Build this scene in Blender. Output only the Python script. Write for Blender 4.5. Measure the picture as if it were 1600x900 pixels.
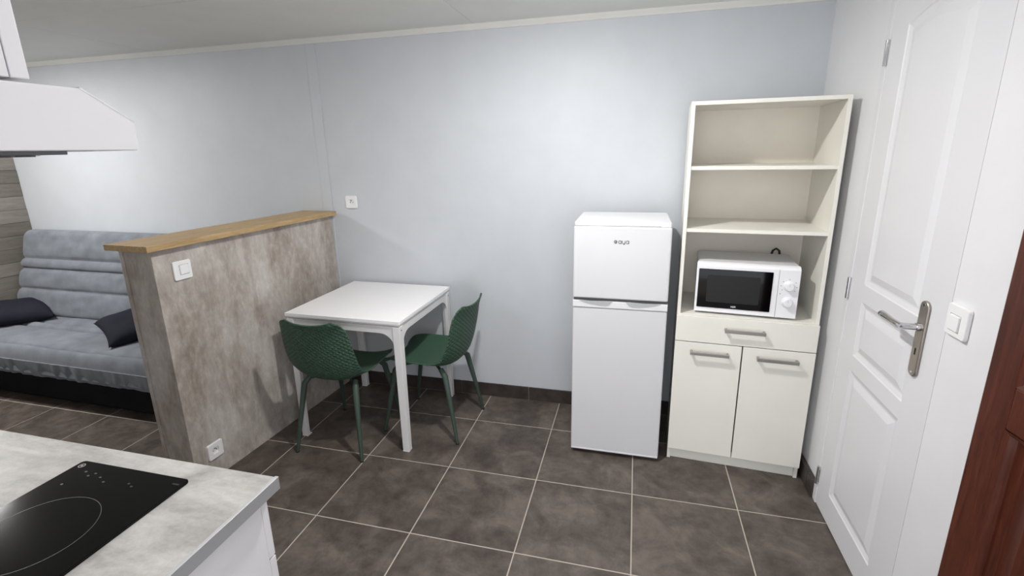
import bpy, bmesh, math, random
from math import sin, cos, pi, radians as R, sqrt, exp
from mathutils import Vector, Matrix, noise

S = bpy.context.scene
C = S.collection
for _o in list(bpy.data.objects): bpy.data.objects.remove(_o)
random.seed(7)

# ------------------------------------------------------------------ camera
cam_d = bpy.data.cameras.new('camera'); cam = bpy.data.objects.new('camera', cam_d); C.objects.link(cam)
cam_d.sensor_fit = 'HORIZONTAL'; cam_d.sensor_width = 36.0; cam_d.lens = 756.7/1600*36.0
cam_d.shift_x = (800-796.1)/1600; cam_d.shift_y = (430.87-450)/1600; cam_d.clip_start = 0.02
yaw, pit, rol = R(-14.599), R(-14.506), R(-1.111)
fw = Vector((sin(yaw)*cos(pit), cos(yaw)*cos(pit), sin(pit))); rt = Vector((cos(yaw), -sin(yaw), 0)); up = rt.cross(fw)
cx_ = rt*cos(rol)+up*sin(rol); cy_ = up*cos(rol)-rt*sin(rol)
mm = Matrix((cx_, cy_, -fw)).transposed().to_4x4(); mm.translation = Vector((-0.047, -2.739, 1.545))
cam.matrix_world = mm
S.camera = cam

# ------------------------------------------------------------------ world, exposure
W = bpy.data.worlds.new('daylight'); S.world = W; W.use_nodes = True
W.node_tree.nodes['Background'].inputs[0].default_value = (0.95, 0.97, 1.0, 1)
W.node_tree.nodes['Background'].inputs[1].default_value = 2.0
S.view_settings.view_transform = 'Standard'; S.view_settings.look = 'None'
S.view_settings.gamma = 1.0; S.view_settings.use_curve_mapping = False
S.view_settings.exposure = 0.56
LAMP_KITCHEN = 560.0      # emission strength of the two ceiling lamp diffusers
LAMP_LIVING = 290.0
FILL_ENTRY = 18.0  # unseen fill lamp, added to brighten the fronts facing the entrance

# ------------------------------------------------------------------ materials
def lin(c):
    f = lambda v: (v/12.92 if v <= .04045 else ((v+.055)/1.055)**2.4)
    return tuple(f(v/255) for v in c)+(1,)
class NT:
    def __init__(s, name, col=(200,200,200), rough=.5, metal=0., spec=.5, coat=0.):
        s.m = bpy.data.materials.new(name); s.m.use_nodes = True; s.t = s.m.node_tree; s.n = s.t.nodes
        s.b = s.n['Principled BSDF']; s.b.inputs['Base Color'].default_value = lin(col)
        s.b.inputs['Roughness'].default_value = rough; s.b.inputs['Metallic'].default_value = metal
        s.b.inputs['Specular IOR Level'].default_value = spec; s.b.inputs['Coat Weight'].default_value = coat
        s.co = None
    def node(s, typ, **kw):
        n = s.n.new(typ)
        for k, v in kw.items():
            if k in ('operation','blend_type','noise_dimensions','data_type','wave_type','bands_direction','feature','distance'): setattr(n, k, v)
            else: n.inputs[k].default_value = v
        return n
    def link(s, a, b): s.t.links.new(a, b)
    def coord(s, scale=(1,1,1), which='Object', rand=False):
        tc = s.node('ShaderNodeTexCoord'); mp = s.node('ShaderNodeMapping'); mp.inputs['Scale'].default_value = scale
        s.link(tc.outputs[which], mp.inputs['Vector'])
        if rand:
            oi = s.node('ShaderNodeObjectInfo'); mu = s.node('ShaderNodeMath', operation='MULTIPLY'); mu.inputs[1].default_value = 37.0
            s.link(oi.outputs['Random'], mu.inputs[0]); s.link(mu.outputs[0], mp.inputs['Location'])
        return mp.outputs[0]
    def noise(s, vec, scale=5., detail=4., rough=.55, dist=0.):
        n = s.node('ShaderNodeTexNoise', Scale=scale, Detail=detail, Roughness=rough, Distortion=dist); s.link(vec, n.inputs['Vector']); return n.outputs['Fac']
    def ramp(s, fac, stops):
        n = s.node('ShaderNodeValToRGB'); e = n.color_ramp.elements
        while len(e) < len(stops): e.new(.5)
        for k, (p, c) in enumerate(stops): e[k].position = p; e[k].color = lin(c)
        s.link(fac, n.inputs[0]); return n.outputs[0]
    def mix(s, a, b, fac=.5, mode='MIX'):
        n = s.node('ShaderNodeMix', data_type='RGBA', blend_type=mode)
        if isinstance(fac, float): n.inputs[0].default_value = fac
        else: s.link(fac, n.inputs[0])
        s.link(a, n.inputs[6])
        if isinstance(b, tuple): n.inputs[7].default_value = lin(b)
        else: s.link(b, n.inputs[7])
        return n.outputs[2]
    def col(s, sock): s.link(sock, s.b.inputs['Base Color'])
    def bump(s, h, strength=.2, dist=.01):
        n = s.node('ShaderNodeBump', Strength=strength, Distance=dist); s.link(h, n.inputs['Height']); s.link(n.outputs[0], s.b.inputs['Normal'])
M = {}
def plain(name, col, rough=.5, metal=0., spec=.5, coat=0.):
    M[name] = NT(name, col, rough, metal, spec, coat).m
def grainy(name, col, rough=.5, scale=300., strength=.05, dist=.002, var=4, spec=.5, metal=0.):
    n = NT(name, col, rough, metal, spec); v = n.coord(); f = n.noise(v, scale, 2.)
    g = n.noise(v, 6., 4.)
    lo = tuple(max(0, c-var) for c in col); hi = tuple(min(255, c+var) for c in col)
    n.col(n.ramp(g, [(.3, lo), (.7, hi)])); n.bump(f, strength, dist); M[name] = n.m
grainy('wall_paint', (200,204,210), .50, 260., .12, .002, 2, .4)
grainy('white_paint', (228,228,231), .45, 260., .08, .002, 2)
grainy('ceiling_paint', (232,233,228), .6, 200., .05, .002, 2)
grainy('cornice_white', (232,232,228), .5, 200., .03, .002, 2)
grainy('door_white', (223,223,227), .35, 150., .03, .001, 1)
grainy('fridge_white', (214,214,217), .32, 420., .10, .001, 1)
plain('fridge_lid', (226,226,230), .25)
plain('handle_grey', (176,178,182), .35)
plain('seal_dark', (60,60,64), .6)
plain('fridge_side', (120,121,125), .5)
grainy('cabinet_white', (234,232,224), .42, 300., .04, .001, 2)
grainy('cabinet_back', (238,232,222), .55, 300., .04, .001, 3)
plain('microwave_white', (236,236,240), .25)
grainy('microwave_shell', (226,226,228), .45, 300., .05, .001, 2)
plain('black_glass', (5,5,6), .06, 0., .25)
plain('window_mesh', (26,26,27), .4, 0., .3)
plain('print_grey', (120,122,126), .5)
plain('print_white', (225,225,225), .5)
plain('print_dark', (52,54,60), .45)
plain('brushed_metal', (170,166,162), .35, .9)
plain('nickel', (168,160,152), .36, .9)
plain('chrome', (205,205,208), .12, 1.)
plain('brass_pink', (205,165,140), .25, .9)
plain('plastic_white', (238,238,240), .3)
plain('hole_dark', (20,20,20), .7)
plain('table_white', (244,243,245), .38)
grainy('table_metal', (226,225,226), .45, 300., .04, .001, 2)
plain('leg_green', (54,70,61), .5)
plain('kitchen_white', (207,206,209), .35)
plain('kitchen_gap', (120,118,118), .6)
plain('aluminium', (158,159,161), .4, .35)
plain('edge_highlight', (225,226,228), .25, .5)  # lighter tone for highlights painted along metal and hood edges
plain('filter_grey', (120,122,126), .45, .7)
plain('black_rubber', (14,14,15), .6)
grainy('cushion_navy', (34,35,45), .9, 500., .3, .002, 4, .2)
grainy('valance', (34,34,37), .95, 400., .2, .002, 3, .1)
plain('hob_black', (4,4,5), .09, 0., .22)
plain('hob_line', (52,52,54), .4)
plain('hob_print', (150,150,150), .4)
plain('grout', (178,170,160), .9)
plain('shell_thread', (60,64,70), .9)
plain('wood_dark_groove', (60,30,20), .5)

n = NT('sofa_fabric', (118,122,128), .92, 0., .15)
v = n.coord(); a = n.noise(n.coord((1,1,1)), 9., 5.); w1 = n.noise(n.coord((1,1.,1)), 650., 2.)
n.col(n.ramp(a, [(.3,(106,111,119)), (.7,(128,133,141))])); n.bump(w1, .25, .002); n.b.inputs['Sheen Weight'].default_value = .2; M['sofa_fabric'] = n.m

n = NT('floor_tile', (72,66,62), .42, 0., .4)
v = n.coord((1,1,1), 'Object', True)
a = n.noise(v, 5.5, 8., .62, .6); b = n.noise(v, 19., 6., .65); c = n.noise(v, 90., 3., .6)
base = n.ramp(a, [(.36,(56,49,45)), (.5,(86,77,71)), (.64,(120,110,102))])
cc = n.mix(base, n.ramp(b, [(.36,(60,53,49)), (.64,(113,103,96))]), .38)
n.col(n.mix(cc, n.ramp(c, [(.3,(68,62,58)), (.7,(92,85,80))]), .22))
rr = n.node('ShaderNodeMapRange'); rr.inputs[3].default_value = .36; rr.inputs[4].default_value = .55; n.link(b, rr.inputs[0]); n.link(rr.outputs[0], n.b.inputs['Roughness'])
n.bump(c, .08, .002); M['floor_tile'] = n.m
n = NT('skirting_tile', (62,55,52), .35, 0., .4)
v = n.coord((1,1,1), 'Object', True); a = n.noise(v, 14., 6., .6)
n.col(n.ramp(a, [(.3,(50,44,42)), (.7,(72,64,60))])); M['skirting_tile'] = n.m

def concrete(name, lo, mid, hi, hi2, zs=.34):
    n = NT(name, mid, .5, 0., .35)
    v = n.coord((1,1,zs)); v2 = n.coord((1,1,.6))
    a = n.noise(v, 7.5, 7., .62, .5); b = n.noise(v2, 26., 6., .7); c = n.noise(n.coord((1,1,1)), 3.2, 4., .5); d = n.noise(v, 60., 3., .6)
    base = n.ramp(a, [(.34,lo), (.46,mid), (.54,hi), (.64,hi2)])
    k = n.mix(base, n.ramp(b, [(.38,lo), (.52,mid), (.64,hi2)]), .38)
    k = n.mix(k, n.ramp(c, [(.40,lo), (.60,hi2)]), .25)
    n.col(n.mix(k, n.ramp(d, [(.3,lo), (.7,hi)]), .18)); n.bump(b, .08, .002); M[name] = n.m
concrete('concrete_laminate', (126,115,106), (168,158,149), (192,184,177), (212,210,206))
def counterlam(name):
    n = NT(name, (190,188,184), .45, 0., .4)
    v = n.coord((1,2.2,1)); a = n.noise(v, 4.5, 7., .6, .8); b = n.noise(v, 22., 5., .7); d = n.noise(n.coord(), 130., 2., .6)
    k = n.mix(n.ramp(a, [(.36,(138,135,132)), (.5,(178,176,173)), (.64,(202,200,197))]), n.ramp(b, [(.36,(150,146,142)), (.64,(200,198,196))]), .35)
    n.col(n.mix(k, n.ramp(d, [(.3,(166,162,158)), (.7,(200,198,196))]), .2)); M[name] = n.m
counterlam('worktop_laminate')

def wood(name, cols, axis_scale, rough=.5, sc=10., spec=.4, rand=False):
    n = NT(name, cols[1], rough, 0., spec)
    v = n.coord(axis_scale, 'Object', rand); a = n.noise(v, sc, 6., .6, .5); b = n.noise(v, sc*5, 4., .65)
    k = n.mix(n.ramp(a, [(.32,cols[0]), (.5,cols[1]), (.68,cols[2])]), n.ramp(b, [(.3,cols[0]), (.7,cols[2])]), .35)
    n.col(k); n.bump(b, .06, .002); M[name] = n.m; return n
wood('oak_cap', ((152,125,85),(178,150,108),(196,170,130)), (8,.8,8))
wood('mahogany', ((50,21,13),(70,31,19),(88,42,27)), (9,9,.7), .32)
# grey plank: hue differs from plank to plank
n = NT('grey_plank', (112,108,102), .55, 0., .3)
v = n.coord((8,.9,8), 'Object', True); a = n.noise(v, 6., 6., .6, .4); b = n.noise(v, 34., 4., .65)
k = n.mix(n.ramp(a, [(.3,(98,93,87)), (.5,(128,123,116)), (.7,(156,151,144))]), n.ramp(b, [(.3,(88,84,79)), (.7,(134,130,124))]), .4)
oi = n.node('ShaderNodeObjectInfo'); k = n.mix(k, n.ramp(oi.outputs['Random'], [(0.,(98,93,87)), (1.,(160,155,148))]), .45)
n.col(k); M['grey_plank'] = n.m
# moulded green plastic with a diamond relief on the outside of the backrest
n = NT('green_plastic', (56,84,67), .5, 0., .4)
tc = n.node('ShaderNodeTexCoord'); sx = n.node('ShaderNodeSeparateXYZ'); n.link(tc.outputs['UV'], sx.inputs[0])
def mth(op, a, b=None):
    m_ = n.node('ShaderNodeMath', operation=op)
    if isinstance(a, (int, float)): m_.inputs[0].default_value = a
    else: n.link(a, m_.inputs[0])
    if b is not None:
        if isinstance(b, (int, float)): m_.inputs[1].default_value = b
        else: n.link(b, m_.inputs[1])
    return m_.outputs[0]
ua = mth('MULTIPLY', sx.outputs[0], 2*pi/.030); va = mth('MULTIPLY', sx.outputs[1], 2*pi/.022)
p1 = mth('ABSOLUTE', mth('SINE', mth('MULTIPLY', mth('ADD', ua, va), .5))); p2 = mth('ABSOLUTE', mth('SINE', mth('MULTIPLY', mth('SUBTRACT', ua, va), .5)))
hh = mth('MINIMUM', p1, p2)
mk = n.node('ShaderNodeMapRange'); mk.inputs[1].default_value = .36; mk.inputs[2].default_value = .42; n.link(sx.outputs[1], mk.inputs[0])
n.bump(mth('MULTIPLY', hh, mk.outputs[0]), .9, .004); M['green_plastic'] = n.m
# lamp diffusers and the added entrance fill
for nm, st in (('lamp_glow_kitchen', LAMP_KITCHEN), ('lamp_glow_living', LAMP_LIVING), ('fill_glow_entry', FILL_ENTRY)):
    n = NT(nm, (255,255,255), .5); n.b.inputs['Emission Color'].default_value = (1.0, .985, .955, 1); n.b.inputs['Emission Strength'].default_value = st; M[nm] = n.m

# ------------------------------------------------------------------ geometry helpers
class B:
    """collects shapes into one mesh"""
    def __init__(s): s.v = []; s.f = []; s.uv = None
    def add(s, vs, fs):
        k = len(s.v); s.v += [tuple(p) for p in vs]; s.f += [tuple(i+k for i in f) for f in fs]; return s
    def box(s, a, b):
        x0, y0, z0 = (min(a[i], b[i]) for i in range(3)); x1, y1, z1 = (max(a[i], b[i]) for i in range(3))
        return s.add([(x0,y0,z0),(x1,y0,z0),(x1,y1,z0),(x0,y1,z0),(x0,y0,z1),(x1,y0,z1),(x1,y1,z1),(x0,y1,z1)],
                     [(0,3,2,1),(4,5,6,7),(0,1,5,4),(1,2,6,5),(2,3,7,6),(3,0,4,7)])
    def prism(s, poly, h0, h1, axis='z'):
        """2-D polygon extruded along an axis; poly coordinates are the two other axes in x,y,z order"""
        def P(p, h): return {'z': (p[0],p[1],h), 'y': (p[0],h,p[1]), 'x': (h,p[0],p[1])}[axis]
        k = len(poly); vs = [P(p,h0) for p in poly]+[P(p,h1) for p in poly]
        fs = [tuple(range(k))[::-1], tuple(range(k,2*k))]+[(i,(i+1)%k,(i+1)%k+k,i+k) for i in range(k)]
        return s.add(vs, fs)
    def ring_loft(s, rings, closed=True, cap0=True, cap1=True):
        m = len(rings[0]); vs = [p for r in rings for p in r]; fs = []
        for i in range(len(rings)-1):
            for j in range(m if closed else m-1):
                a = i*m+j; b = i*m+(j+1)%m; fs.append((a, b, b+m, a+m))
        if cap0: fs.append(tuple(range(m))[::-1])
        if cap1: fs.append(tuple(range((len(rings)-1)*m, len(rings)*m)))
        return s.add(vs, fs)
    def cyl(s, p0, p1, r0, r1=None, n=20):
        return s.tube([p0, p1], [r0, r0 if r1 is None else r1], n)
    def tube(s, path, rad, n=12, flat=1.):
        path = [Vector(p) for p in path]
        if isinstance(rad, (int, float)): rad = [rad]*len(path)
        rings = []; ref = None
        for i, p in enumerate(path):
            t = (path[min(i+1,len(path)-1)]-path[max(i-1,0)]).normalized()
            if ref is None: ref = Vector((0,0,1)) if abs(t.z) < .9 else Vector((1,0,0))
            a = (ref-t*ref.dot(t)).normalized(); b = t.cross(a); ref = a
            rings.append([p+(a*cos(2*pi*k/n)*flat+b*sin(2*pi*k/n))*rad[i] for k in range(n)])
        return s.ring_loft(rings)
    def lathe(s, prof, c=(0,0,0), n=32, axis='z'):
        rings = []
        for r, h in prof:
            r = max(r, 1e-4)
            rg = []
            for k in range(n):
                u, w = r*cos(2*pi*k/n), r*sin(2*pi*k/n)
                p = {'z': (u,w,h), 'y': (u,h,-w), 'x': (h,u,w)}[axis]
                rg.append((p[0]+c[0], p[1]+c[1], p[2]+c[2]))
            rings.append(rg)
        return s.ring_loft(rings)
    def build(s, name, mat, parent=None, bevel=0., smooth=None, seg=2, origin=None):
        me = bpy.data.meshes.new(name); vs = s.v
        if origin: vs = [(p[0]-origin[0],p[1]-origin[1],p[2]-origin[2]) for p in vs]
        me.from_pydata(vs, [], s.f)
        bm = bmesh.new(); bm.from_mesh(me); bmesh.ops.recalc_face_normals(bm, faces=bm.faces); bm.to_mesh(me); bm.free()
        if smooth is not None:
            me.polygons.foreach_set('use_smooth', [True]*len(me.polygons)); me.set_sharp_from_angle(angle=R(smooth))
        me.materials.append(M[mat]); o = bpy.data.objects.new(name, me); C.objects.link(o)
        if origin: o.location = origin
        if parent is not None: o.parent = parent
        if bevel > 0:
            m_ = o.modifiers.new('bevel', 'BEVEL'); m_.width = bevel; m_.segments = seg; m_.limit_method = 'ANGLE'; m_.angle_limit = R(40)
        return o
def box(name, a, b, mat, parent=None, bevel=0., origin=None): return B().box(a, b).build(name, mat, parent, bevel, origin=origin)
def tag(o, label=None, cat=None, group=None, kind=None):
    if label: o['label'] = label
    if cat: o['category'] = cat
    if group: o['group'] = group
    if kind: o['kind'] = kind
    return o
def thing(name, loc, label, cat, rz=0., group=None):
    o = bpy.data.objects.new(name, None); C.objects.link(o); o.empty_display_size = .1
    o.location = loc; o.rotation_euler = (0,0,rz); return tag(o, label, cat, group)
def struct(o, label=None, cat=None): return tag(o, label, cat, None, 'structure')
def rrect(x0, y0, x1, y1, r, n=5):
    pts = []
    for (cx, cy, a0) in ((x1-r,y0+r,-90),(x1-r,y1-r,0),(x0+r,y1-r,90),(x0+r,y0+r,180)):
        for k in range(n+1): a = R(a0+90*k/n); pts.append((cx+r*cos(a), cy+r*sin(a)))
    return pts
def ribbon(b, path, w, h0, h1, axis='y', closed=False):
    """flat stroke of width w along a 2-D path, extruded from h0 to h1"""
    n_ = len(path); L = []; Rr = []
    for i in range(n_):
        p0 = path[(i-1)%n_] if (closed or i > 0) else path[i]; p1 = path[(i+1)%n_] if (closed or i < n_-1) else path[i]
        dx, dy = p1[0]-p0[0], p1[1]-p0[1]; l = math.hypot(dx, dy) or 1
        nx, ny = -dy/l*w/2, dx/l*w/2
        L.append((path[i][0]+nx, path[i][1]+ny)); Rr.append((path[i][0]-nx, path[i][1]-ny))
    for i in range(n_ if closed else n_-1):
        j = (i+1)%n_; b.prism([L[i],L[j],Rr[j],Rr[i]], h0, h1, axis)
    return b
def arc(cx, cy, r, a0, a1, n=14): return [(cx+r*cos(R(a0+(a1-a0)*k/n)), cy+r*sin(R(a0+(a1-a0)*k/n))) for k in range(n+1)]
def copy_tree(o, parent=None):
    c = o.copy(); C.objects.link(c); c.parent = parent
    for ch in [x for x in bpy.data.objects if x.parent == o]: copy_tree(ch, c)
    return c

# ------------------------------------------------------------------ room shell
XL, XR, YF, ZC, T = -4.64, .80, -2.62, 2.205, .45
YO = -1.6784*T           # y of the tile joint row 0
fl = struct(box('floor', (XL-.1, -4.2, -.10), (XR+.1, .1, -.0012), 'grout'), 'dark grey square tiled floor with pale joints', 'floor')
tile_cache = {}
g = .0022
for i in range(-11, 2):
    for j in range(-6, 2):
        x0, x1 = max(i*T, XL), min((i+1)*T, XR); y0, y1 = YO+j*T, min(YO+(j+1)*T, 0)
        if x1-x0 < .03 or y1-y0 < .03: continue
        key = (round(x1-x0,4), round(y1-y0,4))
        if key not in tile_cache:
            w_, d_ = key; ins = .0016
            o = B().ring_loft([[(-w_/2+g,-d_/2+g,-.012),(w_/2-g,-d_/2+g,-.012),(w_/2-g,d_/2-g,-.012),(-w_/2+g,d_/2-g,-.012)],
                               [(-w_/2+g,-d_/2+g,-.0014),(w_/2-g,-d_/2+g,-.0014),(w_/2-g,d_/2-g,-.0014),(-w_/2+g,d_/2-g,-.0014)],
                               [(-w_/2+g+ins,-d_/2+g+ins,0),(w_/2-g-ins,-d_/2+g+ins,0),(w_/2-g-ins,d_/2-g-ins,0),(-w_/2+g+ins,d_/2-g-ins,0)]]).build('floor_tile', 'floor_tile', fl)
            tile_cache[key] = o
        else:
            o = tile_cache[key].copy(); C.objects.link(o)
        o.location = ((x0+x1)/2, (y0+y1)/2, 0)

wb = struct(box('wall_back', (XL-.1, 0, -.1), (XR+.1, .1, ZC+.1), 'wall_paint'), 'pale blue grey glossy painted back wall', 'wall')
B().box((-1.992,-.0045,.09), (-1.924,.0,2.19)).build('joint_cover_strip', 'wall_paint', wb, .002)
# left wall: horizontal grey planks
wl = struct(box('wall_left', (XL-.12, YF-.1, -.1), (XL-.012, .0, ZC+.1), 'grey_plank'), 'grey wood plank wall behind the sofa bed', 'wall')
pm = {}
zz = 0.
row = 0
while zz < ZC-.01:
    h = min(.098, ZC-zz); yy = 0. - (0 if row % 3 == 0 else .0); L0 = [.55, .9, .38, .74][row % 4]
    ycur = 0.
    while ycur > YF+.01:
        L_ = min(L0, ycur-YF); key = (round(L_,3), round(h,3))
        dep = [0., .003, .0015][(row*2+int(-ycur*10)) % 3]
        if key not in pm:
            pm[key] = B().box((-.012,-L_/2+.0008,-h/2+.0008), (0,L_/2-.0008,h/2-.0008)).build('plank', 'grey_plank', wl, .0012); o = pm[key]
        else: o = pm[key].copy(); C.objects.link(o)
        o.location = (XL+dep-.003, ycur-L_/2, zz+h/2); ycur -= L_; L0 = 1.2
    zz += h; row += 1
# right wall with the door opening
DY0, DY1, DZ = -.632, -1.246, 2.04
w = B(); w.box((XR,-.60,-.1),(XR+.1,.1,ZC+.1)); w.box((XR-.012,YF-.12,-.1),(XR+.1,DY1-.003,ZC+.1)); w.box((XR,DY1-.003,DZ+.03),(XR+.1,-.60,ZC+.1))
struct(w.build('wall_right', 'white_paint'), 'white painted wall around the white panel door', 'wall')
# front wall with the entrance opening behind the camera
EX0, EX1 = -.64, .70
w = B(); w.box((XL-.1,YF-.12,-.1),(EX0,YF,ZC+.1)); w.box((EX1,YF-.12,-.1),(XR+.1,YF,ZC+.1)); w.box((EX0,YF-.12,2.06),(EX1,YF,ZC+.1))
struct(w.build('wall_front', 'white_paint'), 'white wall behind the kitchen units with the entrance opening', 'wall')
# ceiling boards
ce = struct(box('ceiling', (XL-.1, YF-.12, ZC+.006), (XR+.1, .1, ZC+.1), 'ceiling_paint'), 'pale grey boarded ceiling', 'ceiling')
xs = [XL, -3.1, -.922, XR]; ys = [0, -.80, -1.60, YF]
for a in range(3):
    for b in range(3):
        box('ceiling_panel', (xs[a]+.0012, ys[b+1]+.001, ZC), (xs[a+1]-.0012, ys[b]-.001, ZC+.006), 'ceiling_paint', ce, .001)
struct(B().prism([(0,2.180),(-.006,2.180),(-.010,2.186),(-.026,2.200),(-.030,2.205),(0,2.205)], XL, XR, 'x').build('trim_1', 'cornice_white'), 'thin white cornice along the back wall', 'cornice')
struct(B().prism([(XL,2.180),(XL+.006,2.180),(XL+.026,2.200),(XL+.030,2.205),(XL,2.205)], YF, -.03, 'y').build('trim_2', 'cornice_white'), 'thin white cornice along the plank wall', 'cornice')
# skirting of cut tiles
bb = struct(box('baseboard_back', (-1.935, -.006, 0), (XR, -.0005, .086), 'grout'), 'dark tile skirting along the back wall', 'baseboard')
edges = [-1.93]+[-.647+.45*k for k in range(-2, 4)]+[XR-.012]
edges = [e for e in edges if e <= XR-.01]
for a, b in zip(edges[:-1], edges[1:]):
    B().box((a+.001,-.011,.003), (b-.001,-.002,.090)).build('skirting_tile', 'skirting_tile', bb, .0015)
br = struct(box('baseboard_right', (XR-.006, -.600, 0), (XR-.0005, -.012, .086), 'grout'), 'dark tile skirting beside the white door', 'baseboard')
for a, b in ((-.598,-.535),(-.533,-.085),(-.083,-.012)):
    B().box((XR-.022,a,.003), (XR-.002,b,.090)).build('skirting_tile', 'skirting_tile', br, .0015)
bl = struct(box('baseboard_left', (XL, YF, 0), (XL+.006, -.005, .086), 'grout'), 'dark tile skirting along the plank wall', 'baseboard')
for k in range(6):
    B().box((XL+.001,max(YF,-.45*(k+1))+.001,.003), (XL+.012,-.45*k-.006,.090)).build('skirting_tile', 'skirting_tile', bl, .0015)

# ------------------------------------------------------------------ white panel door
fr = B(); fr.box((XR-.012,-.630,0),(XR+.05,-.595,DZ+.03)); fr.box((XR-.012,DY1-.002,DZ+.003),(XR+.05,-.630,DZ+.03))
struct(fr.build('trim_3', 'door_white', None, .003), 'white door frame of the panel door', 'door frame')
dr = thing('door_1', (XR-.010, DY0, .008), 'white moulded panel door with a metal lever handle', 'door'); dr['kind'] = 'structure'
# leaf in local coordinates: y from 0 to -.614, front face at x=0, panels are grooved rings
DW, DH = .612, 2.03
def leaf_front(b, panels, W_, H_, x0, sgn=1):
    """flat face with grooved panel rings; panels = list of outlines (y,z) lists, same point order"""
    ylo = min(p[0] for q in panels for p in q); yhi = max(p[0] for q in panels for p in q)
    # frame pieces around panels (panels stacked in z, shared y limits)
    panels = sorted(panels, key=lambda q: min(p[1] for p in q))
    z = 0
    def quad(a0, a1, c0, c1): b.add([(x0,a0,c0),(x0,a1,c0),(x0,a1,c1),(x0,a0,c1)], [(0,1,2,3)])
    quad(-W_, ylo, 0, H_); quad(yhi, 0, 0, H_)
    for q in panels:
        z0 = min(p[1] for p in q); quad(ylo, yhi, z, z0)
        tops = [p for p in q if p[1] > z0+1e-4]; z = max(p[1] for p in q)
        tops = sorted(tops, key=lambda p: p[0])
        if any(abs(p[1]-z) > 1e-4 for p in tops):
            poly = [(x0,p[0],p[1]) for p in tops]+[(x0,yhi,z),(x0,ylo,z)]
            for k in range(len(tops)-1): b.add([(x0,tops[k][0],tops[k][1]),(x0,tops[k+1][0],tops[k+1][1]),(x0,tops[k+1][0],z),(x0,tops[k][0],z)], [(0,1,2,3)])
        cy = sum(p[0] for p in q)/len(q); 
        def inset(d):
            out = []; m = len(q)
            for k in range(m):
                p0, p, p1 = q[k-1], q[k], q[(k+1)%m]
                e0 = Vector((p[0]-p0[0],p[1]-p0[1])).normalized(); e1 = Vector((p1[0]-p[0],p1[1]-p[1])).normalized()
                n0 = Vector((-e0.y,e0.x)); n1 = Vector((-e1.y,e1.x)); nn = (n0+n1); nn = nn/ max(.3, nn.length_squared)*2
                out.append((p[0]+nn.x*d, p[1]+nn.y*d))
            return out
        rings = []
        for d, dep in ((0,0),(.004,.003),(.018,.0075),(.024,.0075),(.046,.001),(.050,0)):
            rings.append([(x0+sgn*dep, a, c) for a, c in inset(d)])
        b.ring_loft(rings, True, False, True)
    quad(ylo, yhi, z, H_)
def rectpts(y0, y1, z0, z1, arch=0.):
    """counter-clockwise outline in (y,z), optional arched top"""
    pts = [(y0,z0),(y1,z0)]
    if arch: 
        for k in range(11):
            s_ = k/10; pts.append((y1+(y0-y1)*s_, z1-arch+arch*sin(pi*s_)))
    else: pts += [(y1,z1),(y0,z1)]
    return pts
b = B()
leaf_front(b, [rectpts(-.478,-.110,.120,.690), rectpts(-.478,-.110,.750,.965), rectpts(-.478,-.110,1.030,1.945,.035)], DW, DH, 0)
b.box((.012,-DW,0),(.04,0,DH))
b.add([(0,-DW,0),(.012,-DW,0),(.012,-DW,DH),(0,-DW,DH)],[(0,1,2,3)]); b.add([(0,0,0),(.012,0,0),(.012,0,DH),(0,0,DH)],[(0,1,2,3)])
b.add([(0,-DW,DH),(.012,-DW,DH),(.012,0,DH),(0,0,DH)],[(0,1,2,3)]); b.add([(0,-DW,0),(.012,-DW,0),(.012,0,0),(0,0,0)],[(0,1,2,3)])
lf = b.build('leaf', 'door_white', dr)
for z in (.13,.985,1.84):
    h = B(); h.cyl((-.006,.004,z-.04),(-.006,.004,z+.045),.0065,n=14); h.box((-.003,-.004,z-.03),(0,.02,z+.03)); h.build('hinge', 'chrome', dr, 0, 40)
pl = B(); PY = -.512
pl.prism(rrect(PY-.021,.856,PY+.021,1.092,.0205,8), -.009, 0, 'x'); plate = pl.build('handle_plate', 'nickel', dr, .003, 40)
nk = B(); nk.cyl((-.009,PY,1.012),(-.020,PY,1.012),.012,n=20); nk.tube([(-.018,PY,1.012),(-.048,PY,1.012),(-.060,PY+.003,1.012)],[.0095,.0095,.0098],16); nk.build('handle_neck', 'chrome', plate, 0, 40)
lv = B(); lv.tube([(-.058,PY-.006,1.012),(-.060,PY+.012,1.012),(-.062,PY+.045,1.0125),(-.062,PY+.085,1.013),(-.061,PY+.112,1.013),(-.060,PY+.119,1.013)],[.0098,.0105,.0095,.0115,.0105,.004],18); lv.build('lever', 'chrome', plate, 0, 60)
kh = B(); kh.prism(rrect(PY-.0035,.924,PY+.0035,.946,.0034,4), -.0095, -.0089, 'x'); kh.build('keyhole', 'hole_dark', plate)
for z in (.868,1.080): B().lathe([(0,-.0098),(.004,-.0096),(.0045,-.009)],(0,PY,z),16,'x').build('screw', 'chrome', plate, 0, 40)

# ------------------------------------------------------------------ brown entrance door, standing open
d2 = thing('door_2', (.675, -2.60, .01), 'dark reddish brown wooden entrance door standing open', 'door', math.atan2(.0815,.875)); d2['kind'] = 'structure'
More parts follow.
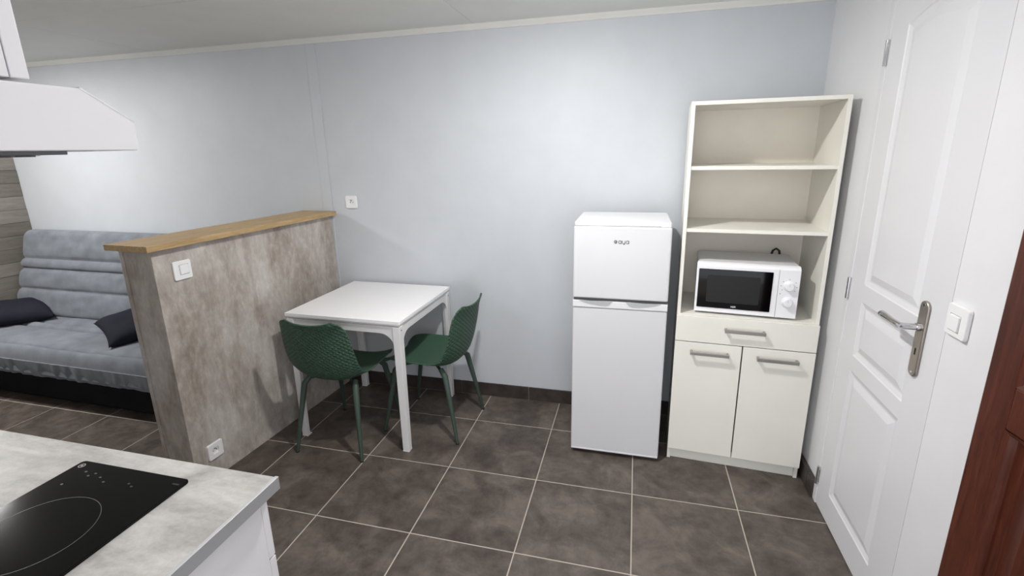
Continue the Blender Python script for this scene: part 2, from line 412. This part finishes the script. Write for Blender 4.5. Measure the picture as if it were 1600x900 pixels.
# local: leaf runs along +y from hinge to free edge, visible face at x=0 looking to -x
LW, LH = .872, 2.03
b = B()
def brown_panel(y0, y1, z0, z1):
    rings = []
    for d, dep in ((0,0),(.008,.004),(.012,.016),(.030,.018),(.034,.018),(.075,.004)):
        rings.append([(dep,y0+d,z0+d),(dep,y1-d,z0+d),(dep,y1-d,z1-d),(dep,y0+d,z1-d)])
    return B().ring_loft(rings, True, False, True)
pz = [(.22,1.045),(1.125,1.85)]; pyy = [(.075,LW-.062)]
fr = B()
def q2(y0,y1,z0,z1): fr.box((0,y0,z0),(.042,y1,z1))
q2(0,.075,0,LH); q2(LW-.062,LW,0,LH); q2(.075,LW-.062,0,.22); q2(.075,LW-.062,1.045,1.125); q2(.075,LW-.062,1.85,LH)
fr.build('leaf_frame', 'mahogany', d2, .003)
for z0, z1 in pz:
    p = brown_panel(.075, LW-.062, z0, z1); p.box((.020,.07,z0-.005),(.034,LW-.057,z1+.005)); p.build('raised_panel', 'mahogany', d2, 0)
ft = B(); ft.box((.006,LW-.0005,1.262),(.028,LW+.0025,1.345)); ft.build('latch_faceplate', 'brass_pink', d2, .001)
lt = B(); lt.box((.009,LW,1.276),(.022,LW+.009,1.30)); lt.build('latch_bolt', 'brass_pink', d2, .002)
for z in (.25,1.0,1.78):
    B().cyl((-.004,-.004,z-.045),(-.004,-.004,z+.045),.007,n=12).build('hinge', 'brass_pink', d2, 0, 40)
# entrance frame
fr = B(); fr.box((EX0,YF-.11,0),(EX0+.03,YF-.001,2.06)); fr.box((EX1-.02,YF-.11,0),(EX1,YF-.001,2.06)); fr.box((EX0+.03,YF-.11,2.04),(EX1-.02,YF-.001,2.06))
struct(fr.build('trim_4', 'mahogany', None, .003), 'brown frame of the entrance door', 'door frame')

# ------------------------------------------------------------------ half-height partition
A0, A1 = Vector((-2.006,-1.187)), Vector((-1.930,0.))      # right face, front and back end
Bq0, Bq1 = Vector((-2.186,-1.180)), Vector((-2.110,0.))
ang = math.atan2((A1-A0).y, (A1-A0).x)-pi/2
pt = thing('wall_partition', (A0.x, A0.y, 0), 'concrete look half-height partition wall with wooden cap', 'partition', ang); pt['kind'] = 'structure'
PL = (A1-A0).length-.0005; PT = .180
b = B(); b.box((-PT+.012,.010,0),(-.006,PL-.006,1.166)); b.build('core', 'concrete_laminate', pt)
box('side_panel', (-.0062,0.,0), (0,PL-.014,1.166), 'concrete_laminate', pt, .0008)
box('side_panel', (-PT,0.012,0), (-PT+.0122,PL-.003,1.166), 'concrete_laminate', pt, .0008)
box('end_panel', (-PT+.020,0,0), (-.0064,.0102,1.166), 'concrete_laminate', pt, .0008)
tag(box('corner_trim', (-PT-.004,-.004,0), (-PT+.019,.0115,1.166), 'concrete_laminate', pt, .002), 'thin corner trim')
tag(box('wooden_cap', (-PT-.030,-.040,1.1662), (.042,PL-.018,1.192), 'oak_cap', pt, .0012), 'oak board capping the partition')
def pt_local(x, y, z): return (x, y, z)

def switch(name, label, loc, rot, size=.082, square=.046, offs=(0,.0), group=None, thick=.010):
    """rocker switch; local: plate in xz, facing -y"""
    o = thing(name, loc, label, 'switch', 0, group); o.rotation_euler = rot
    h = size/2
    b = B(); b.prism(rrect(-h,-h,h,h,.008,5), -thick, 0, 'y'); b.build('plate', 'plastic_white', o, .0025)
    k = square/2
    b = B(); b.prism(rrect(offs[0]-k,offs[1]-k,offs[0]+k,offs[1]+k,.002,3), -thick-.004, -thick+.001, 'y'); r = b.build('rocker', 'plastic_white', o, .0012)
    b = B()
    ribbon(b, [(offs[0]-k-.002,offs[1]-k-.002),(offs[0]+k+.002,offs[1]-k-.002),(offs[0]+k+.002,offs[1]+k+.002),(offs[0]-k-.002,offs[1]+k+.002)], .0014, -thick-.0003, -thick+.0005, 'y', True)
    b.build('rocker_gap', 'print_grey', o)
    return o
def socket(name, label, loc, rot, size=.078, group=None):
    o = thing(name, loc, label, 'socket', 0, group); o.rotation_euler = rot; h = size/2
    b = B(); n_ = 28; outer = rrect(-h,-h,h,h,.008,6); m_ = len(outer)
    hole = [(.0215*cos(math.atan2(p[1],p[0])), .0215*sin(math.atan2(p[1],p[0]))) for p in outer]
    rg = [[(p[0],0,p[1]) for p in outer],[(p[0],-.007,p[1]) for p in outer],[(p[0]*.95,-.010,p[1]*.95) for p in outer],
          [(p[0],-.010,p[1]) for p in hole],[(p[0]*.94,-.009,p[1]*.94) for p in hole],[(p[0]*.86,-.0015,p[1]*.86) for p in hole]]
    b.ring_loft(rg); b.build('plate', 'plastic_white', o, 0, 30)
    for sx_ in (-1,1): B().lathe([(0,-.0022),(.0027,-.0022),(.0027,-.0012)],(sx_*.0095,0,-.002),12,'y').build('contact_hole', 'hole_dark', o)
    B().tube([(0,-.001,.009),(0,-.011,.009),(0,-.013,.009)],[.0024,.0024,.001],10).build('earth_pin', 'nickel', o, 0, 40)
    return o
pa = ang
def on_part(y, z):           # point on the partition's right face at distance y from its front end
    d = (A1-A0).normalized(); p = A0+d*y; return (p.x, p.y, z)
socket('wall_socket', 'white power socket on the blue grey wall above the partition end', (-1.782,0,1.248), (0,0,0))
switch('light_switch', 'white rocker switch on the concrete look partition', on_part(.121,1.056), (0,0,pa+pi/2), .085, .040, (.006,.002))
socket('wall_socket', 'white power socket low on the concrete look partition', on_part(.113,.145), (0,0,pa+pi/2), .082)
switch('light_switch', 'white rocker switch beside the white door', (XR-.0125,-1.299,1.092), (0,0,-pi/2), .084, .040, (-.004,-.006), thick=.011)

# ------------------------------------------------------------------ fridge freezer
fg = thing('refrigerator', (-.318,-.487,0), 'white two-door fridge freezer beside the shelving cabinet', 'refrigerator')
FW = .440
box('body', (.003,.052,.02), (FW-.003,.385,1.198), 'fridge_side', fg, .006)
box('top_lid', (.001,.018,1.196), (FW-.001,.39,1.217), 'fridge_lid', fg, .007)
box('lower_seal', (.012,.044,.03), (FW-.012,.054,.83), 'seal_dark', fg)
box('upper_seal', (.012,.044,.85), (FW-.012,.054,1.19), 'seal_dark', fg)
ld = box('lower_door', (0,0,.024), (FW,.046,.803), 'fridge_white', fg, .007)
box('kick_edge', (.001,-.001,.020), (FW-.001,.044,.032), 'fridge_lid', fg, .004)
ud = box('upper_door', (0,0,.849), (FW,.046,1.196), 'fridge_white', fg, .007)
# grip strip between the doors
b = B(); b.prism([(0,.805),(FW,.805),(FW,.838),(FW*.93,.838),(FW*.80,.836),(FW*.62,.838),(FW*.56,.838),(FW*.44,.838),(FW*.38,.838),(FW*.20,.836),(FW*.07,.838),(0,.838)], -.004, .044, 'y')
gs = b.build('grip_strip', 'fridge_lid', ld, .002)
for sgn in (-1,1):
    pts = [(.030,.8385),(.19,.8385),(.172,.820),(.158,.8155),(.125,.8165),(.085,.822),(.055,.829)]
    if sgn > 0: pts = [(FW-p[0],p[1]) for p in pts][::-1]
    B().prism(pts, -.0052, -.002, 'y').build('grip_recess', 'handle_grey', gs)
box('door_gap', (.004,.004,.8385), (FW-.004,.04,.8485), 'seal_dark', fg)
box('hinge_cover', (FW-.05,.006,1.1955), (FW-.004,.05,1.2185), 'fridge_lid', fg, .005)
for x in (.03,FW-.03):
    for y in (.08,.35): B().cyl((x,y,0),(x,y,.022),.016,n=14).build('foot', 'black_rubber', fg, 0, 40)
def shrink(bb): bb.v = [(.193+(p[0]-.182)*.76, p[1], 1.128+(p[2]-1.128)*.80) for p in bb.v]
# maker's mark: ringed disc and rounded lower-case letters
b = B(); lx, lz, st = .182, 1.128, .0027
ribbon(b, arc(lx, lz, .0090, 0, 360, 28)[:-1], .0018, -.0012, .001, 'y', True)
b.prism([(lx+.0065*cos(R(a)), lz+.0065*sin(R(a))) for a in range(-120,60,15)]+[(lx+.0015,lz+.001)], -.0012, .001, 'y')
ribbon(b, [(lx-.006,lz-.001),(lx-.002,lz+.004),(lx+.002,lz+.0062)], .0018, -.0012, .001, 'y')
shrink(b); b.build('logo_mark', 'print_dark', ud)
b = B()
def la(x):
    ribbon(b, arc(x, lz-.0015, .0082, 0, 360, 26)[:-1], st, -.0012, .001, 'y', True); ribbon(b, [(x+.0084,lz+.0070),(x+.0084,lz-.0105)], st, -.0012, .001, 'y')
la(lx+.0262)
ux = lx+.0482
ribbon(b, [(ux-.0078,lz+.0070)]+arc(ux, lz-.0025, .0078, 180, 360, 12)+[(ux+.0078,lz+.0070)], st, -.0012, .001, 'y')
ribbon(b, [(ux+.0078,lz+.001),(ux+.0062,lz-.0125),(ux-.001,lz-.0160)], st, -.0012, .001, 'y')
la(lx+.0702)
shrink(b); b.build('logo_lettering', 'print_dark', ud)

# ------------------------------------------------------------------ shelving cabinet
ca = thing('shelf_cabinet', (.170,-.428,0), 'tall cream white open shelf cabinet with drawer and two doors', 'cabinet', R(-3.7))
CW, CD, t_ = .592, .395, .016
box('side_panel', (0,0,0), (t_,CD,1.732), 'cabinet_white', ca, .0008)
box('side_panel', (CW-t_,0,0), (CW,CD,1.732), 'cabinet_white', ca, .0008)
box('top_panel', (t_,0,1.716), (CW-t_,CD,1.732), 'cabinet_white', ca, .0008)
box('back_panel', (t_,CD-.006,.06), (CW-t_,CD-.002,1.716), 'cabinet_back', ca)
for z in (1.462,1.187): box('shelf', (t_,.004,z-.016), (CW-t_,CD-.006,z), 'cabinet_white', ca, .0008)
box('worktop_shelf', (t_,0.001,.764), (CW-t_,CD-.006,.782), 'cabinet_white', ca, .0008)
box('bottom_panel', (t_,.006,.066), (CW-t_,CD-.006,.082), 'cabinet_white', ca, .0008)
box('plinth', (t_,.012,0), (CW-t_,.026,.066), 'cabinet_white', ca, .0008)
def bar_handle(parent, xc, z, ln=.17):
    b = B(); b.box((xc-ln/2,-.048,z-.008),(xc+ln/2,-.041,z+.008))
    for s_ in (-1,1): b.box((xc+s_*(ln/2-.006)-.005,-.042,z-.007),(xc+s_*(ln/2-.006)+.005,-.018,z+.007))
    return b.build('handle', 'brushed_metal', parent, .0015)
df = box('drawer_front', (.0,-.018,.652), (CW,-.002,.778), 'cabinet_white', ca, .0012); bar_handle(df, CW*.5, .727)
dl = box('door', (.0,-.018,.066), (CW*.5-.0028,-.002,.648), 'cabinet_white', ca, .0012); bar_handle(dl, CW*.262, .604)
dd = box('door', (CW*.5+.0028,-.018,.066), (CW,-.002,.648), 'cabinet_white', ca, .0012); bar_handle(dd, CW*.745, .604)

# ------------------------------------------------------------------ microwave
mw = thing('microwave', (.247,-.405,.7825), 'white microwave oven with black glass door and two dials', 'microwave', R(-5.5))
MW, MD, MZ0, MZ1 = .425, .285, .010, .245
b = B(); b.box((.004,.022,MZ0+.003),(MW-.004,MD,MZ1)); b.build('housing', 'microwave_shell', mw, .004)
b = B()
b.ring_loft([[(x,0,z) for x,z in rrect(0,MZ0,MW,MZ1-.014,.003,3)],[(x,.010,z) for x,z in rrect(0,MZ0,MW,MZ1-.004,.003,3)],[(x,.024,z) for x,z in rrect(0.001,MZ0,MW-.001,MZ1+.002,.003,3)]]); b.build('front_panel', 'microwave_white', mw, .002)
md = B().prism(rrect(.010,MZ0+.022,.318,MZ1-.028,.003,3), -.0035, .001, 'y').build('door_glass', 'black_glass', mw, .001)
B().prism(rrect(.048,MZ0+.050,.270,MZ1-.056,.006,3), -.0040, -.0030, 'y').build('window_mesh', 'window_mesh', md)
box('door_split', (.3405,-.0008,MZ0+.002), (.3418,.002,MZ1-.014), 'print_grey', mw)
for zc in (.158,.085):
    k = B(); k.lathe([(.0235,.001),(.0235,-.003),(.019,-.006),(.018,-.018),(.016,-.021),(0,-.0215)],(.384,0,zc),32,'y'); kk = k.build('dial', 'microwave_white', mw, 0, 30)
    box('dial_pointer', (.3834,-.0220,zc+.002), (.3846,-.0208,zc+.015), 'handle_grey', kk)
b = B()
for a in (-40,-5,35,90,140,180,215): b.box((.384+.031*cos(R(a))-.0028,-.0006,.158+.031*sin(R(a))-.0010),(.384+.031*cos(R(a))+.0028,.0006,.158+.031*sin(R(a))+.0010))
tag(b.build('dial_marks', 'print_grey', mw), kind='stuff')
b = B().lathe([(0,-.0006),(.0022,-.0006),(.0022,.0006)],(.352,0,.122),12,'y').build('indicator', 'print_grey', mw)
# small maker's letters under the window
b = B(); x0, z0, w_ = .158, MZ0+.030, .0015
for ch in 'HDR':
    if ch == 'H': paths = [[(0,0),(0,.007)],[(.005,0),(.005,.007)],[(0,.0035),(.005,.0035)]]
    elif ch == 'D': paths = [[(0,0),(0,.007),(.0035,.007),(.005,.005),(.005,.002),(.0035,0),(0,0)]]
    else: paths = [[(0,0),(0,.007),(.004,.007),(.005,.0055),(.004,.0035),(0,.0035)],[(.0025,.0035),(.005,0)]]
    for p in paths: ribbon(b, [(x0+q[0],z0+q[1]) for q in p], w_, -.0043, -.0030, 'y')
    x0 += .0072
b.build('door_lettering', 'print_white', md)
for x in (.04,MW-.04):
    for y in (.05,MD-.05): B().cyl((x,y,0),(x,y,MZ0+.006),.012,n=14).build('foot', 'black_rubber', mw, 0, 40)
b = B(); b.tube([(.345,MD-.004,.21),(.345,MD+.014,.232),(.352,MD+.020,.258),(.366,MD+.020,.268),(.380,MD+.020,.258),(.386,MD+.018,.225),(.386,MD+.018,.12),(.386,MD+.018,.012)], .0055, 10); b.build('power_cord', 'black_rubber', mw, 0, 60)

# ------------------------------------------------------------------ dining table
TX, TY, TH, TA = .672, .660, .735, R(-1.0)
tb = thing('dining_table', (-1.478,-.356,0), 'small square white dining table with arched metal frame', 'table', TA)
hx, hy = TX/2, TY/2
box('tabletop', (-hx,-hy,TH-.018), (hx,hy,TH), 'table_white', tb, .0012)
box('extension_leaf', (-hx+.012,-hy+.012,TH-.030), (hx-.006,hy-.012,TH-.021), 'table_white', tb, .001)
LG = .040
for sx_ in (-1,1):
    for sy_ in (-1,1):
        x1, y1 = sx_*(hx-.004), sy_*(hy-.004)
        # steel angle: L-shaped section, tapering slightly to the floor
        th = .022
        def sec(w, z):
            pts = [(0,0),(w,0),(w,th),(th,th),(th,w),(0,w)]
            return [(x1-sx_*p[0], y1-sy_*p[1], z) for p in pts]
        b = B(); b.ring_loft([sec(LG*.88,0.004), sec(LG,TH-.10), sec(LG,TH-.031)]); lg = b.build('leg', 'table_metal', tb, .002)
        box('foot_cap', (x1-sx_*LG*.9,y1-sy_*LG*.9,0), (x1+sx_*.0005,y1+sy_*.0005,.006), 'plastic_white', lg, .001)
        if sx_ > 0: 
            B().lathe([(0,.0008),(.0035,.0008),(.0035,-.002)],(x1,y1-sy_*.018,TH-.052),12,'x').build('screw', 'hole_dark', lg)
def rail(L_):                # arched apron outline in (u,z)
    h = L_/2; zt, zb, zg, r = TH-.032, TH-.072, TH-.150, .078
    pts = [(-h,zt),(-h,zg)]
    pts += [(-h+.006+r-r*cos(R(a)), zg+r*sin(R(a))) for a in range(0,91,9)]
    pts += [(h-.006-r+r*cos(R(a)), zg+r*sin(R(a))) for a in range(90,-1,-9)]
    pts += [(h,zg),(h,zt)]
    return pts
for s_ in (-1,1):
    B().prism(rail(TX-2*LG+.008), s_*(hy-.010), s_*(hy-.022), 'y').build('apron', 'table_metal', tb, .001)
    B().prism(rail(TY-2*LG+.008), s_*(hx-.010), s_*(hx-.022), 'x').build('apron', 'table_metal', tb, .001)

# ------------------------------------------------------------------ chairs
def catmull(P, n):
    out = []; m = len(P)-1
    for k in range(n+1):
        t = k/n*m; i = min(int(t), m-1); f = t-i
        p0, p1, p2, p3 = P[max(i-1,0)], P[i], P[i+1], P[min(i+2,m)]
        out.append(tuple(.5*((2*p1[d])+(-p0[d]+p2[d])*f+(2*p0[d]-5*p1[d]+4*p2[d]-p3[d])*f*f+(-p0[d]+3*p1[d]-3*p2[d]+p3[d])*f**3) for d in range(len(p1))))
    return out
def make_chair(label, loc, rz):
    o = thing('dining_chair', loc, label, 'chair', rz, 'green chairs at the dining table')
    prof = [(.206,.400,.140),(.201,.413,.170),(.178,.421,.188),(.11,.422,.200),(.0,.414,.206),(-.09,.407,.209),(-.15,.413,.210),(-.193,.440,.208),(-.216,.495,.205),
            (-.230,.56,.201),(-.241,.625,.196),(-.252,.685,.188),(-.264,.725,.176),(-.274,.746,.158),(-.279,.756,.126)]
    rows = catmull(prof, 42); nu = 24; vs = []; fs = []; uvs = []; s_len = 0
    for i, (y, z, hw) in enumerate(rows):
        a, c = rows[max(i-1,0)], rows[min(i+1,len(rows)-1)]
        if i: s_len += math.hypot(y-rows[i-1][0], z-rows[i-1][1])
        ty, tz = c[0]-a[0], c[1]-a[1]; l = math.hypot(ty, tz); ny, nz = tz/l, -ty/l     # towards the sitter
        f = i/(len(rows)-1)
        lift = .030+.030*exp(-((f-.45)/.16)**2)-.012*max(0,(f-.8)/.2)
        for j in range(nu+1):
            u = -1+2*j/nu; k = lift*abs(u)**2.4
            yy, zz_ = y+ny*k, z+nz*k
            if f > .85: zz_ += (.010*u*u-.004)*(f-.85)/.15
            vs.append((hw*u, yy, zz_)); uvs.append((hw*u, s_len))
    for i in range(len(rows)-1):
        for j in range(nu): a = i*(nu+1)+j; fs.append((a, a+1, a+nu+2, a+nu+1))
    me = bpy.data.meshes.new('shell'); me.from_pydata(vs, [], fs); uvl = me.uv_layers.new(name='UVMap')
    for lp in me.loops: uvl.data[lp.index].uv = uvs[lp.vertex_index]
    me.polygons.foreach_set('use_smooth', [True]*len(me.polygons)); me.materials.append(M['green_plastic'])
    sh = bpy.data.objects.new('seat_shell', me); C.objects.link(sh); sh.parent = o
    m1 = sh.modifiers.new('solid', 'SOLIDIFY'); m1.thickness = .008; m1.offset = 0
    m2 = sh.modifiers.new('bev', 'BEVEL'); m2.width = .0025; m2.segments = 2; m2.limit_method = 'ANGLE'; m2.angle_limit = R(60)
    for sx_ in (-1,1):
        for sy_ in (-1,1):
            top = (sx_*.135, .125 if sy_ > 0 else -.120, .408 if sy_ > 0 else .402); kn = (sx_*.152, sy_*.152, .372); ft = (sx_*.1925, sy_*.225, .004)
            b = B(); b.tube([top, kn, (sx_*.171,sy_*.187,.20), ft], [.014,.0165,.0125,.0085], 14); lg = b.build('leg', 'leg_green', o, 0, 50)
            B().cyl((ft[0],ft[1],0),(ft[0],ft[1],.006),.0095,n=12).build('foot_cap', 'black_rubber', lg, 0, 40)
    b = B()
    for s_ in (-1,1): b.tube([(-.135*s_,.125,.398),(0,.0,.393),(.135*s_,-.120,.393)], .009, 8)
    b.build('under_frame', 'leg_green', o, 0, 50)
    return o
make_chair('green chair on the near side of the table, its back turned to the camera', (-1.548,-.592,0), R(0))
make_chair('green chair at the right side of the table, seen from its side', (-1.137,-.352,0), R(90-4))

# ------------------------------------------------------------------ sofa bed
so = thing('sofa_bed', (-3.60,-.075,0), 'grey quilted fold-out sofa bed against the wall', 'sofa', R(-1.0))
def pad(L_, D_, T_, seams, taper=0., r=.05, nx=90, ny=80, amp=.020, wr=.007, seed=0, fr_=.0):
    """soft mattress: local x -L/2..L/2, y 0..D, top towards +z"""
    vs = []; fs = []
    def d_edge(d): 
        if d >= r: return 0
        return r-sqrt(max(0, r*r-(r-d)**2))
    xs_ = [(-1+2*i/nx) for i in range(nx+1)]; 
    for i in range(nx+1):
        x = L_/2*(xs_[i]*(1.06-.06*xs_[i]**2) if True else xs_[i])
        for j in range(ny+1):
            y = D_*j/ny
            z = T_-d_edge(min(x+L_/2, L_/2-x))-d_edge(min(y, D_-y))
            edges_ = [0]+seams+[D_]
            for s_ in seams: z -= amp*exp(-abs(y-s_)/.012)
            for a, c in zip(edges_[:-1], edges_[1:]):
                if a <= y <= c: z += .010*sin(pi*(y-a)/(c-a))**.6 if c > a else 0
            p = Vector((x*2.2+seed, y*7+seed, seed)); z += wr*noise.noise(p)+wr*.8*noise.noise(Vector((x*6+y*5+seed, y*16-x*4, seed)))
            vs.append((x*(1-taper*(y/D_)**2), y, max(z, .004)))
    m_ = ny+1
    for i in range(nx):
        for j in range(ny): a = i*m_+j; fs.append((a, a+m_, a+m_+1, a+1))
    per = [i*m_ for i in range(nx+1)]+[nx*m_+j for j in range(1,m_)]+[i*m_+ny for i in range(nx-1,-1,-1)]+[j for j in range(ny-1,0,-1)]
    k0 = len(vs); vs += [(vs[p][0], vs[p][1], 0) for p in per]; n_ = len(per)
    for k in range(n_): fs.append((per[k], k0+k, k0+(k+1)%n_, per[(k+1)%n_]))
    fs.append(tuple(range(k0, k0+n_)))
    b = B(); b.add(vs, fs); return b
SL = 2.00
# seat: y axis runs from the front edge to the back crease
sp = pad(SL, .60, .16, [.06,.33,.40], 0., .055, seed=1.3).build('seat_mattress', 'sofa_fabric', so, 0, 60); sp.location = (0,-.705,.245)
bk = pad(SL, .66, .11, [.21,.36,.44], .07, .055, seed=4.1).build('backrest_mattress', 'sofa_fabric', so, 0, 60)
bk.rotation_euler = (R(76),0,0); bk.location = (0,-.115,.375)
b = B()
for k in range(70):
    pass
vs = []; nxx = 120
fr1 = []; 
rings = []
for z_, off, am in ((.33,-.004,.003),(.29,0,.006),(.25,.006,.010),(.225,.012,.011)):
    ring = []
    for i in range(nxx+1):
        x = -SL/2+.01+(SL-.02)*i/nxx; ring.append((x, -.700+off-.010+am*noise.noise(Vector((x*22, z_*3, 2))), z_))
    ring += [(SL/2-.01,-.60,z_),(-SL/2+.01,-.60,z_)]
    rings.append(ring)
b.ring_loft(rings); b.build('front_flounce', 'sofa_fabric', so, 0, 60)
box('storage_box', (-SL/2+.05,-.61,.012), (SL/2-.05,-.13,.246), 'valance', so, .01)
for x in (-SL/2+.16,SL/2-.16):
    for y in (-.56,-.18): B().cyl((x,y,0),(x,y,.02),.03,n=14).build('foot', 'black_rubber', so, 0, 40)
for x in (-SL/2+.10,SL/2-.10): box('hinge_bracket', (x-.02,-.125,.20), (x+.02,-.045,.42), 'black_rubber', so, .004)

def cushion(label, loc, rot, s=.40, T_=.13):
    b = B(); n_ = 28; top = []; bot = []
    for i in range(n_+1):
        for j in range(n_+1):
            u, v_ = -1+2*i/n_, -1+2*j/n_
            k = 1-.10*(1-v_*v_)*abs(u)**3; l = 1-.10*(1-u*u)*abs(v_)**3
            h = T_/2*((1-u**4)*(1-v_**4))**.55
            h *= 1+.10*noise.noise(Vector((u*2.2,v_*2.2,loc[0])))
            top.append((u*s/2*k, v_*s/2*l, h)); bot.append((u*s/2*k, v_*s/2*l, -h*.9))
    m_ = n_+1; f = []
    for i in range(n_):
        for j in range(n_): a = i*m_+j; f.append((a,a+m_,a+m_+1,a+1))
    b.add(top, f); b.add(bot, [q[::-1] for q in f])
    o = b.build('cushion', 'cushion_navy', None, 0, 70); 
    bm = bmesh.new(); bm.from_mesh(o.data); bmesh.ops.remove_doubles(bm, verts=bm.verts, dist=.0004); bm.to_mesh(o.data); bm.free()
    o.location = loc; o.rotation_euler = rot; return tag(o, label, 'cushion', 'dark cushions on the sofa bed')
cushion('dark navy cushion at the end of the sofa bed by the plank wall', (-4.38,-.38,.475), (R(6),R(4),R(58)))
cushion('dark navy cushion on the sofa bed partly hidden by the partition', (-3.20,-.42,.480), (R(10),R(-6),R(62)))

# ------------------------------------------------------------------ kitchen units
WX = -.765
wt = thing('worktop', (-1.48,-2.30,.845), 'light grey concrete look kitchen worktop with metal end strip', 'worktop')
box('board', (-2.19+1.48,-2.618+2.30,0), (WX-.002+1.48,-1.992+2.30,.028), 'worktop_laminate', wt, .002)
box('end_strip', (WX-.002+1.48,-2.618+2.30,-.0005), (WX+1.48,-1.991+2.30,.0285), 'aluminium', wt, .0006)
box('strip_highlight', (WX-.008+1.48,-2.618+2.30,.0282), (WX+.0004+1.48,-1.991+2.30,.0292), 'edge_highlight', wt, .0003)  # brighter strip stands in for the highlight along the end strip's top
def base_cab(label, x0, x1):
    o = thing('base_cabinet', (x0,-2.60,0), label, 'cabinet', 0, 'white kitchen base cabinets'); w_ = x1-x0
    box('carcass', (0,0,.10), (w_,.572,.8445), 'kitchen_white', o, .001)
    box('plinth', (0.002,.05,0), (w_-.002,.53,.10), 'kitchen_white', o, .001)
    d = box('drawer_front', (.0015,.5735,.685), (w_-.0015,.592,.836), 'kitchen_white', o, .0012); box('handle', (w_/2-.08,.598,.755), (w_/2+.08,.62,.767), 'brushed_metal', d, .002)
    d = box('door', (.0015,.5735,.103), (w_-.0015,.592,.681), 'kitchen_white', o, .0012); box('handle', (w_/2-.08,.598,.63), (w_/2+.08,.62,.642), 'brushed_metal', d, .002)
base_cab('white kitchen base cabinet at the open end of the worktop', -1.385, -.788)
base_cab('white kitchen base cabinet under the worktop beyond the end cabinet', -1.985, -1.388)
hb = thing('hob', (-1.092,-2.300,.8732), 'black glass two-ring hob set into the worktop', 'hob')
b = B(); b.prism(rrect(-.147,-.255,.153,.253,.010,6), 0, .0055, 'z'); gl = b.build('glass_plate', 'hob_black', hb, .0015)
for cx0, cy0, r_ in ((.0,.062,.097),(.003,-.130,.078)):
    b = B(); ribbon(b, arc(cx0, cy0, r_, 0, 360, 64)[:-1], .0013, .0050, .0058, 'z', True); b.build('ring_marking', 'hob_line', gl)
b = B(); ribbon(b, arc(-.130,.236,.0062,0,360,20)[:-1], .0018, .0050, .0058, 'z', True); b.prism([(-.130+.0028*cos(R(a)),.236+.0028*sin(R(a))) for a in range(0,360,30)], .0050,.0058,'z'); b.build('corner_mark', 'hob_print', gl)
b = B()
for k in range(4): b.box((.128+.0042*k,.231,.0050),(.1312+.0042*k,.235,.0057))
b.build('corner_lettering', 'hob_line', gl)
b = B()
for x, y in ((-.098,.222),(-.078,.212),(-.070,.222),(-.046,.214),(-.024,.204),(.036,.212),(.050,.206),(-.104,.178)):
    b.prism([(x+.0032*cos(R(a)),y+.0022*sin(R(a))) for a in range(0,360,36)], .0050,.0057,'z')
tag(b.build('touch_marks', 'hob_line', gl), kind='stuff')
# hood and wall cabinet
hd = thing('range_hood', (-1.10,-2.36,1.556), 'white slanted visor cooker hood under the wall cabinet', 'hood')
sec_ = [(-.255,0),(.232,0),(.235,.003),(.236,.043),(.168,.0835),(-.255,.0835)]
b = B(); b.prism(sec_, -.30, .30, 'x'); b.build('body', 'kitchen_white', hd, .0015)
b = B(); b.prism([(.236,.0415),(.238,.043),(.1675,.0855),(.166,.0835)], -.3003, .3003, 'x'); b.build('visor_highlight', 'edge_highlight', hd)  # bright sliver painted as the highlight on the hood's front edge
box('filter_grille', (-.26,-.20,-.005), (.26,.16,.0005), 'filter_grey', hd, .001)
for k in range(14): box('grille_slat', (-.24,-.185+.024*k,-.0075), (.24,-.180+.024*k,-.0045), 'filter_grey', hd)
box('lamp_cover', (-.12,.172,-.006), (.12,.215,.0005), 'plastic_white', hd, .002)
box('switch_panel', (.12,.2355,.010), (.24,.2375,.030), 'plastic_white', hd, .0008)
wc = thing('wall_cabinet', (-1.10,-2.615,1.643), 'white kitchen wall cabinet above the cooker hood', 'cabinet')
box('carcass', (-.30,0,.001), (.30,.343,.545), 'kitchen_white', wc, .001)
for a, c in ((-.30,-.001),(.001,.30)):
    d = box('door', (a+.0015,.346,.001), (c-.0015,.366,.545), 'kitchen_white', wc, .0015); box('handle', ((a+c)/2-.06,.372,.04), ((a+c)/2+.06,.39,.05), 'brushed_metal', d, .002)

# ------------------------------------------------------------------ ceiling lamps and added entrance fill
def lamp(label, loc, mat, r=1.):
    o = thing('ceiling_lamp', loc, label, 'lamp', 0, 'round ceiling lamps')
    B().lathe([(0,0),(.118*r,0),(.118*r,-.006),(.112*r,-.009),(.098*r,-.009),(0,-.008)], (0,0,0), 40).build('base_ring', 'plastic_white', o, 0, 40)
    B().lathe([(.094*r,-.008),(.094*r,-.014),(.088*r,-.018),(.06*r,-.020),(0,-.021)], (0,0,0), 40).build('diffuser', mat, o, 0, 60)
lamp('round white ceiling lamp above the kitchen floor', (-.48,-1.14,ZC), 'lamp_glow_kitchen', .6)
lamp('round white ceiling lamp above the sofa bed', (-3.90,-1.08,ZC), 'lamp_glow_living')
lamp('added round white fill lamp over the entrance', (-.05,-2.05,ZC), 'fill_glow_entry')  # added out of view as fill light, no known fixture
